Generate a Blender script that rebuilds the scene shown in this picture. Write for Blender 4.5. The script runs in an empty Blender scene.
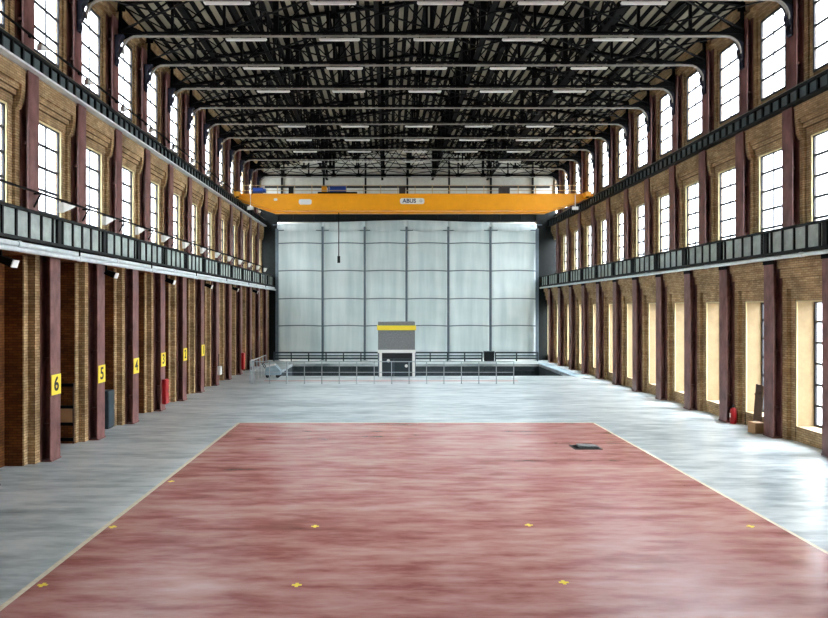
import bpy, math, random
from mathutils import Vector, Matrix
random.seed(7)
S = bpy.context.scene
COL = S.collection
PI = math.pi

# ------------------------------------------------------------------ dimensions (metres)
EYE = 5.6                      # camera height
WL, WR = 12.2, 16.55           # column faces of the two side walls, measured from x = 0
YL0, YR0, BAY, CW = 24.65, 25.12, 4.0, 0.75
K0, K1, KC = -6, 14, 12        # bays; the curtain hangs at the start of bay KC
YBACK = -0.9
SET2, SET3 = 0.80, 0.98        # set-backs of the middle and upper tiers
GL = 1.42                      # outer glass plane
OUT = 1.50                     # outer wall face
RIDGE_X = (WR - WL) / 2
EAVE, RIDGE = 20.6, 22.7

def roof_z(x):
    half = (WR + WL) / 2 + OUT
    return RIDGE - (RIDGE - EAVE) * abs(x - RIDGE_X) / half

# ------------------------------------------------------------------ mesh builder
class MB:
    def __init__(s): s.v, s.f, s.m, s.sm = [], [], [], []
    def face(s, pts, m=0, smooth=False):
        n = len(s.v); s.v += [tuple(p) for p in pts]
        s.f.append(tuple(range(n, n + len(pts)))); s.m.append(m); s.sm.append(smooth)
    def poly(s, verts, faces, m=0, smooth=False):
        n = len(s.v); s.v += [tuple(p) for p in verts]
        for f in faces:
            s.f.append(tuple(n + i for i in f)); s.m.append(m); s.sm.append(smooth)
    def box(s, x0, x1, y0, y1, z0, z1, m=0):
        x0, x1 = min(x0, x1), max(x0, x1); y0, y1 = min(y0, y1), max(y0, y1); z0, z1 = min(z0, z1), max(z0, z1)
        v = [(x0,y0,z0),(x1,y0,z0),(x1,y1,z0),(x0,y1,z0),(x0,y0,z1),(x1,y0,z1),(x1,y1,z1),(x0,y1,z1)]
        s.poly(v, [(0,3,2,1),(4,5,6,7),(0,1,5,4),(1,2,6,5),(2,3,7,6),(3,0,4,7)], m)
    def bar(s, a, b, w, h=None, m=0, up=(0,0,1)):
        """a straight bar of rectangular section"""
        h = h or w
        a, b = Vector(a), Vector(b); d = (b - a).normalized(); u = Vector(up)
        if abs(d.dot(u)) > 0.98: u = Vector((0,1,0))
        r = d.cross(u).normalized(); u = r.cross(d).normalized()
        v = []
        for p in (a, b):
            for sx, sz in ((-1,-1),(1,-1),(1,1),(-1,1)):
                v.append(p + r * (sx * w / 2) + u * (sz * h / 2))
        s.poly(v, [(3,2,1,0),(4,5,6,7),(0,1,5,4),(1,2,6,5),(2,3,7,6),(3,0,4,7)], m)
    def tube(s, path, r, n=8, m=0):
        path = [Vector(p) for p in path]
        rings = []
        for i, p in enumerate(path):
            d = (path[min(i+1, len(path)-1)] - path[max(i-1, 0)]).normalized()
            u = Vector((0,0,1)) if abs(d.z) < 0.95 else Vector((1,0,0))
            a = d.cross(u).normalized(); b = a.cross(d).normalized()
            rings.append([p + (a * math.cos(2*PI*j/n) + b * math.sin(2*PI*j/n)) * r for j in range(n)])
        v = [q for ring in rings for q in ring]; f = []
        for i in range(len(path) - 1):
            for j in range(n):
                f.append((i*n+j, i*n+(j+1) % n, (i+1)*n+(j+1) % n, (i+1)*n+j))
        s.poly(v, f, m, True)
        s.face([*reversed(rings[0])], m); s.face(rings[-1], m)
    def lathe(s, prof, c=(0,0,0), n=20, m=0):
        """profile of (radius, z) turned about a vertical axis"""
        c = Vector(c); v = []; f = []
        for r, z in prof:
            v += [c + Vector((r*math.cos(2*PI*j/n), r*math.sin(2*PI*j/n), z)) for j in range(n)]
        for i in range(len(prof)-1):
            for j in range(n):
                f.append((i*n+j, i*n+(j+1) % n, (i+1)*n+(j+1) % n, (i+1)*n+j))
        s.poly(v, f, m, True)
        s.face([*reversed(v[:n])], m); s.face(v[-n:], m)
    def prism(s, outline, axis, a, b, m=0):
        """closed 2D outline extruded along an axis ('x','y','z') from a to b"""
        def P(p, t):
            return {'x': (t, p[0], p[1]), 'y': (p[0], t, p[1]), 'z': (p[0], p[1], t)}[axis]
        n = len(outline)
        v = [P(p, a) for p in outline] + [P(p, b) for p in outline]
        f = [tuple(range(n))[::-1], tuple(range(n, 2*n))] + [(i, (i+1) % n, n+(i+1) % n, n+i) for i in range(n)]
        s.poly(v, f, m)
    def mesh(s, name, mats):
        me = bpy.data.meshes.new(name)
        me.from_pydata([tuple(p) for p in s.v], [], s.f)
        for m in (mats if isinstance(mats, (list, tuple)) else [mats]): me.materials.append(m)
        me.polygons.foreach_set('material_index', s.m)
        me.polygons.foreach_set('use_smooth', s.sm)
        me.update()
        return me
    def obj(s, name, mats, parent=None, bevel=0):
        me = s.mesh(name, mats)
        import bmesh
        bm = bmesh.new(); bm.from_mesh(me); bmesh.ops.recalc_face_normals(bm, faces=bm.faces); bm.to_mesh(me); bm.free()
        o = bpy.data.objects.new(name, me); COL.objects.link(o)
        if parent: o.parent = parent
        if bevel:
            b = o.modifiers.new('Bevel', 'BEVEL'); b.width = bevel; b.segments = 2; b.limit_method = 'ANGLE'
        return o

def tag(o, label, cat=None, group=None, kind=None):
    if label: o['label'] = label
    if cat: o['category'] = cat
    if group: o['group'] = group
    if kind: o['kind'] = kind
    return o

def empty(name, loc=(0,0,0), rz=0):
    o = bpy.data.objects.new(name, None); COL.objects.link(o)
    o.location = loc; o.rotation_euler = (0,0,rz); o.empty_display_size = 0.2
    return o

def copy_tree(o, parent=None):
    c = o.copy(); COL.objects.link(c)
    if parent: c.parent = parent
    for ch in [x for x in o.children]:
        copy_tree(ch, c)
    return c

def text_mesh(name, body, size, mat, parent, M, depth=0.006, bold=0.02):
    cu = bpy.data.curves.new(name, 'FONT'); cu.body = body; cu.size = size
    cu.align_x = 'CENTER'; cu.align_y = 'CENTER'; cu.extrude = depth; cu.offset = size*bold
    t = bpy.data.objects.new(name + '_tmp', cu); COL.objects.link(t)
    bpy.context.view_layer.update()
    me = bpy.data.meshes.new_from_object(t.evaluated_get(bpy.context.evaluated_depsgraph_get()))
    bpy.data.objects.remove(t); me.name = name
    me.transform(M); me.materials.clear(); me.materials.append(mat)
    o = bpy.data.objects.new(name, me); COL.objects.link(o)
    if parent: o.parent = parent
    return o

ORD = ['zeroth','first','second','third','fourth','fifth','sixth','seventh','eighth','ninth','tenth','eleventh','twelfth',
       'thirteenth','fourteenth','fifteenth','sixteenth','seventeenth','eighteenth','nineteenth','twentieth']

# ------------------------------------------------------------------ materials
def lin(c):
    return tuple((x/12.92 if x <= 0.04045 else ((x+0.055)/1.055)**2.4) for x in [k/255 for k in c]) + (1,)

def mat(name, rgb, rough=0.6, metal=0.0, var=0.0, scale=3.0, stretch=(1,1,1), rgb2=None, spec=0.5, bump=0.0, detail=5):
    m = bpy.data.materials.new(name); m.use_nodes = True
    nt = m.node_tree; N, L = nt.nodes, nt.links
    p = N['Principled BSDF']
    p.inputs['Roughness'].default_value = rough; p.inputs['Metallic'].default_value = metal
    p.inputs['Specular IOR Level'].default_value = spec
    a = lin(rgb)
    if var or rgb2:
        tc = N.new('ShaderNodeTexCoord'); mp = N.new('ShaderNodeMapping'); mp.inputs['Scale'].default_value = stretch
        nz = N.new('ShaderNodeTexNoise'); nz.inputs['Scale'].default_value = scale; nz.inputs['Detail'].default_value = detail; nz.inputs['Roughness'].default_value = 0.65
        cr = N.new('ShaderNodeValToRGB')
        b = lin(rgb2) if rgb2 else tuple(x*(1-var) for x in a[:3]) + (1,)
        c = a if rgb2 else tuple(min(1, x*(1+var)) for x in a[:3]) + (1,)
        cr.color_ramp.elements[0].position = 0.34; cr.color_ramp.elements[0].color = b
        cr.color_ramp.elements[1].position = 0.66; cr.color_ramp.elements[1].color = c
        L.new(tc.outputs['Object'], mp.inputs['Vector']); L.new(mp.outputs[0], nz.inputs['Vector'])
        L.new(nz.outputs['Fac'], cr.inputs['Fac']); L.new(cr.outputs['Color'], p.inputs['Base Color'])
        if bump:
            bp = N.new('ShaderNodeBump'); bp.inputs['Strength'].default_value = bump; bp.inputs['Distance'].default_value = 0.02
            L.new(nz.outputs['Fac'], bp.inputs['Height']); L.new(bp.outputs[0], p.inputs['Normal'])
    else:
        p.inputs['Base Color'].default_value = a
    return m

def brick_mat(name, c1, c2, mortar, bw=0.3, bh=0.095, noise_dark=0.55):
    m = bpy.data.materials.new(name); m.use_nodes = True
    nt = m.node_tree; N, L = nt.nodes, nt.links
    p = N['Principled BSDF']; p.inputs['Roughness'].default_value = 0.85; p.inputs['Specular IOR Level'].default_value = 0.2
    tc = N.new('ShaderNodeTexCoord'); sp = N.new('ShaderNodeSeparateXYZ'); L.new(tc.outputs['Object'], sp.inputs[0])
    ad = N.new('ShaderNodeMath'); ad.operation = 'ADD'; L.new(sp.outputs['X'], ad.inputs[0]); L.new(sp.outputs['Y'], ad.inputs[1])
    cb = N.new('ShaderNodeCombineXYZ'); L.new(ad.outputs[0], cb.inputs['X']); L.new(sp.outputs['Z'], cb.inputs['Y'])
    br = N.new('ShaderNodeTexBrick'); L.new(cb.outputs[0], br.inputs['Vector'])
    br.inputs['Color1'].default_value = lin(c1); br.inputs['Color2'].default_value = lin(c2); br.inputs['Mortar'].default_value = lin(mortar)
    br.inputs['Scale'].default_value = 1.0; br.inputs['Brick Width'].default_value = bw; br.inputs['Row Height'].default_value = bh
    br.inputs['Mortar Size'].default_value = 0.012; br.inputs['Bias'].default_value = 0.0
    nz = N.new('ShaderNodeTexNoise'); nz.inputs['Scale'].default_value = 0.9; nz.inputs['Detail'].default_value = 6; nz.inputs['Roughness'].default_value = 0.7
    L.new(tc.outputs['Object'], nz.inputs['Vector'])
    cr = N.new('ShaderNodeValToRGB'); cr.color_ramp.elements[0].position = 0.3; cr.color_ramp.elements[1].position = 0.65
    cr.color_ramp.elements[0].color = (noise_dark,)*3 + (1,); cr.color_ramp.elements[1].color = (1,1,1,1)
    L.new(nz.outputs['Fac'], cr.inputs['Fac'])
    mx = N.new('ShaderNodeMix'); mx.data_type = 'RGBA'; mx.blend_type = 'MULTIPLY'; mx.inputs['Factor'].default_value = 1
    L.new(br.outputs['Color'], mx.inputs['A']); L.new(cr.outputs['Color'], mx.inputs['B']); L.new(mx.outputs['Result'], p.inputs['Base Color'])
    bp = N.new('ShaderNodeBump'); bp.inputs['Strength'].default_value = 0.5; bp.inputs['Distance'].default_value = 0.015; bp.invert = True
    L.new(br.outputs['Fac'], bp.inputs['Height']); L.new(bp.outputs[0], p.inputs['Normal'])
    return m

def floor_mat(name, stops, rough=(0.3, 0.5), stretch=(0.25, 0.9, 1), scale=0.55, spec=0.5, stain=None):
    """worn, streaky concrete: two noises (broad mottling + streaks running across the hall)"""
    m = bpy.data.materials.new(name); m.use_nodes = True
    nt = m.node_tree; N, L = nt.nodes, nt.links
    p = N['Principled BSDF']; p.inputs['Specular IOR Level'].default_value = spec
    tc = N.new('ShaderNodeTexCoord')
    mp = N.new('ShaderNodeMapping'); mp.inputs['Scale'].default_value = stretch; L.new(tc.outputs['Object'], mp.inputs['Vector'])
    n1 = N.new('ShaderNodeTexNoise'); n1.inputs['Scale'].default_value = scale; n1.inputs['Detail'].default_value = 8; n1.inputs['Roughness'].default_value = 0.68; n1.inputs['Distortion'].default_value = 0.1
    n2 = N.new('ShaderNodeTexNoise'); n2.inputs['Scale'].default_value = scale*4.5; n2.inputs['Detail'].default_value = 4; n2.inputs['Roughness'].default_value = 0.6
    L.new(mp.outputs[0], n1.inputs['Vector']); L.new(mp.outputs[0], n2.inputs['Vector'])
    mx = N.new('ShaderNodeMix'); mx.data_type = 'FLOAT'; mx.inputs['Factor'].default_value = 0.48
    L.new(n1.outputs['Fac'], mx.inputs['A']); L.new(n2.outputs['Fac'], mx.inputs['B'])
    cr = N.new('ShaderNodeValToRGB'); els = cr.color_ramp.elements
    for i, (pos, c) in enumerate(stops):
        e = els[i] if i < 2 else els.new(pos)
        e.position = pos; e.color = lin(c)
    L.new(mx.outputs['Result'], cr.inputs['Fac'])
    src = cr.outputs['Color']
    if stain:
        n3 = N.new('ShaderNodeTexNoise'); n3.inputs['Scale'].default_value = 0.35; n3.inputs['Detail'].default_value = 4; L.new(tc.outputs['Object'], n3.inputs['Vector'])
        c3 = N.new('ShaderNodeValToRGB'); c3.color_ramp.elements[0].position = 0.62; c3.color_ramp.elements[1].position = 0.78
        c3.color_ramp.elements[0].color = (0,0,0,1); c3.color_ramp.elements[1].color = (0.55,)*3 + (1,)
        L.new(n3.outputs['Fac'], c3.inputs['Fac'])
        m2 = N.new('ShaderNodeMix'); m2.data_type = 'RGBA'; L.new(c3.outputs['Color'], m2.inputs['Factor'])
        L.new(src, m2.inputs['A']); m2.inputs['B'].default_value = lin(stain); src = m2.outputs['Result']
    L.new(src, p.inputs['Base Color'])
    p.inputs['Roughness'].default_value = (rough[0]+rough[1])/2
    bp = N.new('ShaderNodeBump'); bp.inputs['Strength'].default_value = 0.015; bp.inputs['Distance'].default_value = 0.01
    L.new(n2.outputs['Fac'], bp.inputs['Height']); L.new(bp.outputs[0], p.inputs['Normal'])
    return m

M = {}
M['brick'] = brick_mat('ochre_brick', (212,182,138), (176,142,100), (150,122,88), noise_dark=0.42)
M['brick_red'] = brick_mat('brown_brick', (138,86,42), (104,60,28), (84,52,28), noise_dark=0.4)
M['column'] = mat('maroon_steel_paint', (136,92,86), 0.42, rgb2=(86,46,40), scale=2.2, stretch=(1,1,0.5))
M['steel_dark'] = mat('dark_green_steel', (19,23,22), 0.6, var=0.3, scale=3, spec=0.25)
M['steel_black'] = mat('black_steel', (8,7,7), 0.7, var=0.25, scale=3, spec=0.12)
M['bracket'] = mat('navy_steel', (16,16,34), 0.6, spec=0.25)
M['steel_grey'] = mat('grey_steel', (146,140,130), 0.5, var=0.15)
M['web'] = mat('grey_green_plate', (168,180,172), 0.5, var=0.2, scale=2.5)
M['pipe'] = mat('pale_blue_pipe', (222,230,230), 0.35, var=0.1)
M['white'] = mat('white_enamel', (235,233,226), 0.4)
M['rail'] = mat('galvanised_rail', (176,184,186), 0.4, metal=0.2, var=0.1)
M['rail_tan'] = mat('tan_rail_paint', (206,178,130), 0.5, var=0.1)
M['teal'] = mat('dark_teal_paint', (42,58,64), 0.45, var=0.25)
M['frame_grey'] = mat('blue_grey_steel', (98,112,120), 0.5, var=0.15)
M['panel_dark'] = mat('dark_green_panel', (78,90,90), 0.5, var=0.2)
M['cream'] = mat('cream_paint', (222,206,158), 0.75, var=0.1)
M['reveal'] = mat('sandy_plaster', (150,128,94), 0.75, var=0.10, scale=2.5)
M['glazing'] = mat('glazing_bar_paint', (40,42,48), 0.6)
M['orange'] = mat('crane_orange', (252,168,16), 0.4, var=0.05, scale=1.5)
M['blue'] = mat('motor_blue', (38,74,160), 0.4)
M['red'] = mat('signal_red', (176,22,28), 0.4)
M['yellow'] = mat('sign_yellow', (246,218,60), 0.5)
M['black'] = mat('sign_black', (18,18,20), 0.5)
M['navy'] = mat('logo_navy', (28,26,74), 0.5)
M['roof_deck'] = mat('roof_deck_dark', (10,9,9), 0.9, var=0.3, spec=0.1)
M['roof_board'] = mat('roof_board_pale', (136,130,110), 0.8, var=0.25, scale=1.2, stretch=(1,0.3,1))
M['gable'] = mat('gable_white_board', (236,236,224), 0.7, var=0.06)
M['concrete'] = floor_mat('grey_concrete', [(0.33,(104,119,124)), (0.44,(158,170,172)), (0.53,(198,206,206)), (0.66,(228,232,230))], rough=(0.22,0.38), spec=0.8)
M['red_floor'] = floor_mat('red_floor_paint', [(0.32,(122,62,57)), (0.43,(160,98,93)), (0.51,(188,132,126)), (0.66,(210,172,164))], rough=(0.15,0.32), spec=1.0)
M['line'] = mat('cream_line_paint', (226,216,192), 0.6, var=0.12, scale=6)
M['pink_line'] = mat('faded_red_line_paint', (206,164,160), 0.6, var=0.15, scale=3)
M['pit'] = mat('pit_concrete', (58,70,74), 0.7, var=0.3)
M['plate'] = mat('ledge_steel_plate', (150,172,182), 0.4, var=0.15)
M['block'] = mat('grey_stone_render', (132,134,132), 0.85, rgb2=(104,106,106), scale=9)
M['door_teal'] = mat('dark_door', (34,48,54), 0.35)
M['card'] = mat('cardboard', (186,146,104), 0.8, var=0.1)
M['wood'] = mat('dark_timber', (78,52,32), 0.7, var=0.3, scale=4, stretch=(1,1,5))
M['hatch'] = mat('hatch_iron', (58,48,44), 0.6, var=0.3)
M['outside'] = mat('pavement_outside', (150,150,146), 0.9, var=0.1)
M['facade'] = mat('pale_facade_outside', (170,172,178), 0.9, var=0.1, scale=0.5)

# curtain fabric: white, a little translucent
f = bpy.data.materials.new('white_tarpaulin'); f.use_nodes = True
nt = f.node_tree; N, L = nt.nodes, nt.links; p = N['Principled BSDF']
tc = N.new('ShaderNodeTexCoord'); mp = N.new('ShaderNodeMapping'); mp.inputs['Scale'].default_value = (1.6, 1, 0.12)
nz = N.new('ShaderNodeTexNoise'); nz.inputs['Scale'].default_value = 1.0; nz.inputs['Detail'].default_value = 5
cr = N.new('ShaderNodeValToRGB'); cr.color_ramp.elements[0].position = 0.3; cr.color_ramp.elements[1].position = 0.65
cr.color_ramp.elements[0].color = lin((214,224,224)); cr.color_ramp.elements[1].color = lin((236,242,241))
L.new(tc.outputs['Object'], mp.inputs[0]); L.new(mp.outputs[0], nz.inputs['Vector']); L.new(nz.outputs['Fac'], cr.inputs['Fac']); L.new(cr.outputs[0], p.inputs['Base Color'])
p.inputs['Roughness'].default_value = 0.55
tr = N.new('ShaderNodeBsdfTranslucent'); L.new(cr.outputs[0], tr.inputs['Color'])
mx = N.new('ShaderNodeMixShader'); mx.inputs[0].default_value = 0.55
L.new(p.outputs[0], mx.inputs[1]); L.new(tr.outputs[0], mx.inputs[2]); L.new(mx.outputs[0], N['Material Output'].inputs['Surface'])
M['tarp'] = f

# window glass: clear with a weak reflection
g = bpy.data.materials.new('window_glass'); g.use_nodes = True
nt = g.node_tree; N, L = nt.nodes, nt.links; N.remove(N['Principled BSDF'])
t = N.new('ShaderNodeBsdfTransparent'); t.inputs[0].default_value = (0.93,0.95,0.97,1)
gl = N.new('ShaderNodeBsdfGlossy'); gl.inputs['Roughness'].default_value = 0.05
mx = N.new('ShaderNodeMixShader'); mx.inputs[0].default_value = 0.06; L.new(t.outputs[0], mx.inputs[1]); L.new(gl.outputs[0], mx.inputs[2])
L.new(mx.outputs[0], N['Material Output'].inputs['Surface'])
M['glass'] = g

# ------------------------------------------------------------------ floor
RX0, RX1, RY1 = -7.13, 10.0, 33.0
PX0, PX1, PY0, PY1, PZ = -9.4, 15.1, 55.7, 67.6, -2.4
xa, xb, ya, yb = -WL-OUT, WR+OUT, YBACK-0.4, 85.6
mb = MB()
LW = 0.13
xs = sorted([xa, PX0, RX0-LW, RX0, RX1, RX1+LW*0.8, PX1, xb]); ys = sorted([ya, RY1, RY1+0.1, 51.6, 52.3, PY0, PY1, yb])
for i in range(len(xs)-1):
    for j in range(len(ys)-1):
        cx, cy = (xs[i]+xs[i+1])/2, (ys[j]+ys[j+1])/2
        if PX0 < cx < PX1 and PY0 < cy < PY1: continue
        m = 0
        if RX0 < cx < RX1 and cy < RY1: m = 1
        elif RX0-LW < cx < RX1+LW and cy < RY1+0.1: m = 2
        elif 51.6 < cy < 52.3 and PX0 < cx < RX1: m = 3
        mb.box(xs[i], xs[i+1], ys[j], ys[j+1], -0.25, 0.0, m)
fl = mb.obj('floor', [M['concrete'], M['red_floor'], M['line'], M['pink_line']])
tag(fl, 'streaky grey concrete floor with a red painted field edged by a cream line', kind='structure')
mb = MB()
mb.box(PX0, PX1, PY0, PY1, PZ-0.2, PZ)
mb.box(PX0-0.3, PX0, PY0-0.3, PY1+0.3, PZ, -0.25); mb.box(PX1, PX1+0.3, PY0-0.3, PY1+0.3, PZ, -0.25)
mb.box(PX0, PX1, PY0-0.3, PY0, PZ, -0.25); mb.box(PX0, PX1, PY1, PY1+0.3, PZ, -0.25)
x = PX0
while x < PX1:                              # ribs on the far face of the pit
    mb.box(x, x+0.12, PY1-0.12, PY1, PZ, -0.26); x += 1.9
mb.box(PX0, PX1, PY1-0.1, PY1, -0.75, -0.65)
tag(mb.obj('trim_1', M['pit']), 'dark lining of the sunken pit before the white curtain', kind='structure')
mb = MB()
y = PY0-0.4
while y < PY1+0.2:                          # row of loose steel cover plates along the pit's edge
    mb.box(PX1+0.04, PX1+0.95, y, y+1.35, 0.0, 0.035); y += 1.42
tag(mb.obj('trim_2', M['plate']), 'pale blue steel cover plates along the pit edge by the low-window wall', kind='structure')

# ------------------------------------------------------------------ side walls, built bay by bay
def wall(s, W, Y0, name, low_windows):
    """s = -1 or +1: which side; u grows outwards"""
    mb = MB()
    def B(u0, u1, y0, y1, z0, z1, m=0): mb.box(s*u0, s*u1, y0, y1, z0, z1, m)
    o = W + OUT
    for k in range(K0, K1+1):
        a = Y0 + BAY*k; b = a + CW; c = a + BAY           # column a..b, opening b..c
        # tier 1
        if k < -3: B(W+SET3+0.62, o, a, c, 0, 20.4)          # unseen bays at the viewer's end, closed up to dim the near floor
        B(W+0.38, o, a-0.33, b+0.33, 0, 7.8); B(W+(0.56 if low_windows else 0.64), o, a-0.61, b+0.61, 0, 7.8)
        oy0, oy1 = b+0.63, c-0.63
        if low_windows:
            B(W+0.60, o, oy0, oy1, 0, 0.60)                                 # sill wall
            B(W+0.14, o, b, c, 7.25, 7.8); B(W+0.26, o, b, c, 6.85, 7.25)
            B(W+0.36, o, b+0.2, c-0.2, 6.4, 6.85); B(W+0.50, o, b+0.4, c-0.4, 5.92, 6.4)
        else:
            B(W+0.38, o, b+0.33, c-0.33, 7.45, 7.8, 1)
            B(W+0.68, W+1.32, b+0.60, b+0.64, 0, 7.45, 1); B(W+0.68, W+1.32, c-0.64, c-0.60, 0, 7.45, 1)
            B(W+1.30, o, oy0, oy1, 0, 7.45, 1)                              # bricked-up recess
        # floor of the gallery
        # tier 2
        C = W + SET2
        B(C+0.32, o, a-0.27, b+0.27, 7.8, 14.2); B(C+0.44, o, a-0.55, b+0.55, 7.8, 14.2)
        B(C+0.10, o, b, c, 13.62, 14.2); B(C+0.20, o, b, c, 13.4, 13.62)
        B(C+0.29, o, b, c, 13.2, 13.4); B(C+0.40, o, b+0.3, c-0.3, 12.87, 13.2)
        for yy, sg in ((b, 1), (c, -1)):                     # rounded corbels carrying the head at both columns
            pr = [(s*(C+0.34), 13.62), (s*(C+0.34), 12.75)] + [(s*(C+0.34-0.24*math.sin(t_)), 13.62-0.87*math.cos(t_)) for t_ in [PI/2*q/5 for q in range(1,6)]]
            mb.prism(pr, 'y', yy, yy+sg*0.26)
        B(C+0.48, o, b+0.55, c-0.55, 7.8, 8.42)
        # tier 3
        C = W + SET3
        B(C+0.32, o, a-0.27, b+0.27, 14.2, 20.4); B(C+0.40, o, a-0.55, b+0.55, 14.2, 20.4)
        B(C+0.44, o, b+0.55, c-0.55, 14.2, 15.42)
        B(C+0.42, o, b+0.5, c-0.5, 19.32, 19.5); B(C+0.34, o, b+0.3, c-0.3, 19.5, 19.7)
        B(C+0.26, o, b, c, 19.7, 19.9); B(C+0.16, o, b, c, 19.9, 20.15); B(C+0.04, o, a, c, 20.15, 20.9)
    B(W+0.38, o, YBACK-0.4, Y0+BAY*K0, 0, 20.6); 
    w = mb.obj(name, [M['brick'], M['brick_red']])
    return w
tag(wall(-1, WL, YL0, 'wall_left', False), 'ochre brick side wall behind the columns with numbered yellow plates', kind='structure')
tag(wall(+1, WR, YR0, 'wall_right', True), 'ochre brick side wall with three tiers of tall windows', kind='structure')
mb = MB(); mb.box(xa, xb, YBACK-0.4, YBACK, 0, 21.5)
tag(mb.obj('wall_back', M['brick']), 'brick end wall behind the viewer', kind='structure')
mb = MB(); mb.box(xa, xb, 85.2, 85.6, 0, 22.8)
tag(mb.obj('wall_front', M['gable']), 'pale end wall behind the white curtain', kind='structure')
# boarded gable above the curtain, and the dark beam under it
mb = MB()
xl, xr = -WL-SET3-0.3, WR+SET3+0.3
mb.prism([(xl,17.3),(xr,17.3),(xr,roof_z(xr)-0.05),(RIDGE_X,RIDGE-0.05),(xl,roof_z(xl)-0.05)], 'y', 72.9, 73.1)
tag(mb.obj('wall_gable', M['gable']), 'white boarded gable high above the curtain and the orange crane', kind='structure')
mb = MB(); mb.box(xl, xr, 72.75, 73.15, 14.75, 17.3)
for i in range(14):
    x = xl + (xr-xl)*(i+0.5)/14; mb.box(x-0.09, x+0.09, 72.6, 72.75, 14.75, 17.3)
mb.box(xl, xr, 72.5, 72.75, 14.75, 14.95); mb.box(xl, xr, 72.5, 72.75, 17.1, 17.3)
for z in (18.5, 19.75):
    mb.box(xl+0.4, xr-0.4, 72.72, 72.9, z-0.09, z+0.09)
for i in range(7):
    x = xl + (xr-xl)*(i+0.5)/7; mb.box(x-0.10, x+0.10, 72.7, 72.9, 17.3, roof_z(x)-0.4)
tag(mb.obj('trim_3', M['steel_dark']), 'dark riveted steel lintel above the white curtain', kind='structure')

# ------------------------------------------------------------------ roof
mb = MB()
for sgn in (-1, 1):
    half = (WR+WL)/2 + OUT + 0.2
    x0, x1 = RIDGE_X, RIDGE_X + sgn*half
    z1 = RIDGE - (RIDGE-EAVE)*half/((WR+WL)/2+OUT)
    mb.prism([(x0,RIDGE),(x1,z1),(x1,z1+0.25),(x0,RIDGE+0.25)], 'y', ya, yb)
    d = 0.12
    while d < half-0.6:                          # pale boards running the length of the hall
        xx0, xx1 = RIDGE_X+sgn*d, RIDGE_X+sgn*(d+0.27)
        zz0, zz1 = RIDGE-(RIDGE-EAVE)*d/(half-0.2), RIDGE-(RIDGE-EAVE)*(d+0.27)/(half-0.2)
        mb.prism([(xx0,zz0-0.03),(xx1,zz1-0.03),(xx1,zz1+0.02),(xx0,zz0+0.02)], 'y', ya+0.3, yb-0.3, 1)
        d += 0.55
tag(mb.obj('ceiling', [M['roof_deck'], M['roof_board']]), 'dark pitched roof lined with narrow pale boards', kind='structure')

# ------------------------------------------------------------------ windows
def window_master(w, h, rows, cols, depth, name='window_1'):
    """opening w x h; local x points outwards from the hall, origin at the sill's middle on the inner edge"""
    mb = MB(); t = 0.035
    mb.box(0, depth, -w/2, -w/2+t, 0, h); mb.box(0, depth, w/2-t, w/2, 0, h)
    mb.box(0, depth, -w/2+t, w/2-t, h-t, h); mb.box(-0.03, depth, -w/2+t, w/2-t, 0, t)
    r = mb.obj(name, M['reveal'])
    mb = MB()
    mb.box(-0.02, 0.03, -w/2+t, -w/2+t+0.05, t, h-t); mb.box(-0.02, 0.03, w/2-t-0.05, w/2-t, t, h-t); mb.box(-0.02, 0.03, -w/2+t, w/2-t, h-t-0.05, h-t)
    mb.obj('frame_edge', M['cream'], r)
    mb = MB(); b = 0.10
    x0, x1 = depth-0.10, depth-0.03
    iw = w-2*t
    mb.box(x0, x1, -iw/2, -iw/2+b, t, h-t); mb.box(x0, x1, iw/2-b, iw/2, t, h-t)
    for j in range(rows+1):
        z = t + (h-2*t)*j/rows
        z = min(max(z, t+b/2), h-t-b/2)
        mb.box(x0, x1, -iw/2+b, iw/2-b, z-b/2, z+b/2)
    for i in range(1, cols):
        y = -iw/2 + iw*i/cols
        mb.box(x0+0.02, x1, y-0.03, y+0.03, t, h-t)
    mb.obj('glazing_bars', M['glazing'], r)
    mb = MB(); mb.box(depth-0.062, depth-0.056, -iw/2+b, iw/2-b, t+b, h-t-b)
    mb.obj('glass_pane', M['glass'], r)
    return r

wm = {}
wcount = 0
def place_window(key, spec, u, y, z, s, label):
    global wcount
    wcount += 1
    if key not in wm:
        o = window_master(*spec); wm[key] = o
    else:
        o = copy_tree(wm[key])
    o.name = 'window_%d' % wcount
    o.location = (s*u, y, z); o.rotation_euler = (0,0,0 if s > 0 else PI)
    tag(o, label, kind='structure')
    return o
def bay_from_curtain(k): return KC - k         # k = 11 is the last bay before the curtain
for s, W, Y0, wn in ((-1, WL, YL0, 'numbered-column wall'), (1, WR, YR0, 'low-window wall')):
    for k in range(-3, K1+1):  # bays past the curtain are unseen, added to backlight its fabric
        y = Y0 + BAY*k + CW + (BAY-CW)/2
        n = bay_from_curtain(k)
        where = 'bay %s from the curtain' % ORD[n] if n > 0 else 'bay hidden behind the curtain'
        where = where.replace('bay ' + ORD[n], ORD[n] + ' bay')
        place_window('upper', (BAY-CW-1.1, 3.90, 4, 2, GL-SET3-0.40), W+SET3+0.40, y, 15.42, s, 'tall top-tier window on the %s, %s' % (wn, where))
        place_window('middle', (BAY-CW-1.1, 4.45, 5, 2, GL-SET2-0.46), W+SET2+0.46, y, 8.42, s, 'tall middle-tier window on the %s, %s' % (wn, where))
        if s > 0:
            place_window('low', (BAY-CW-1.26, 5.32, 6, 2, GL-0.58), W+0.58, y, 0.60, s, 'tall ground-tier window on the %s, %s' % (wn, where))

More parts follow.
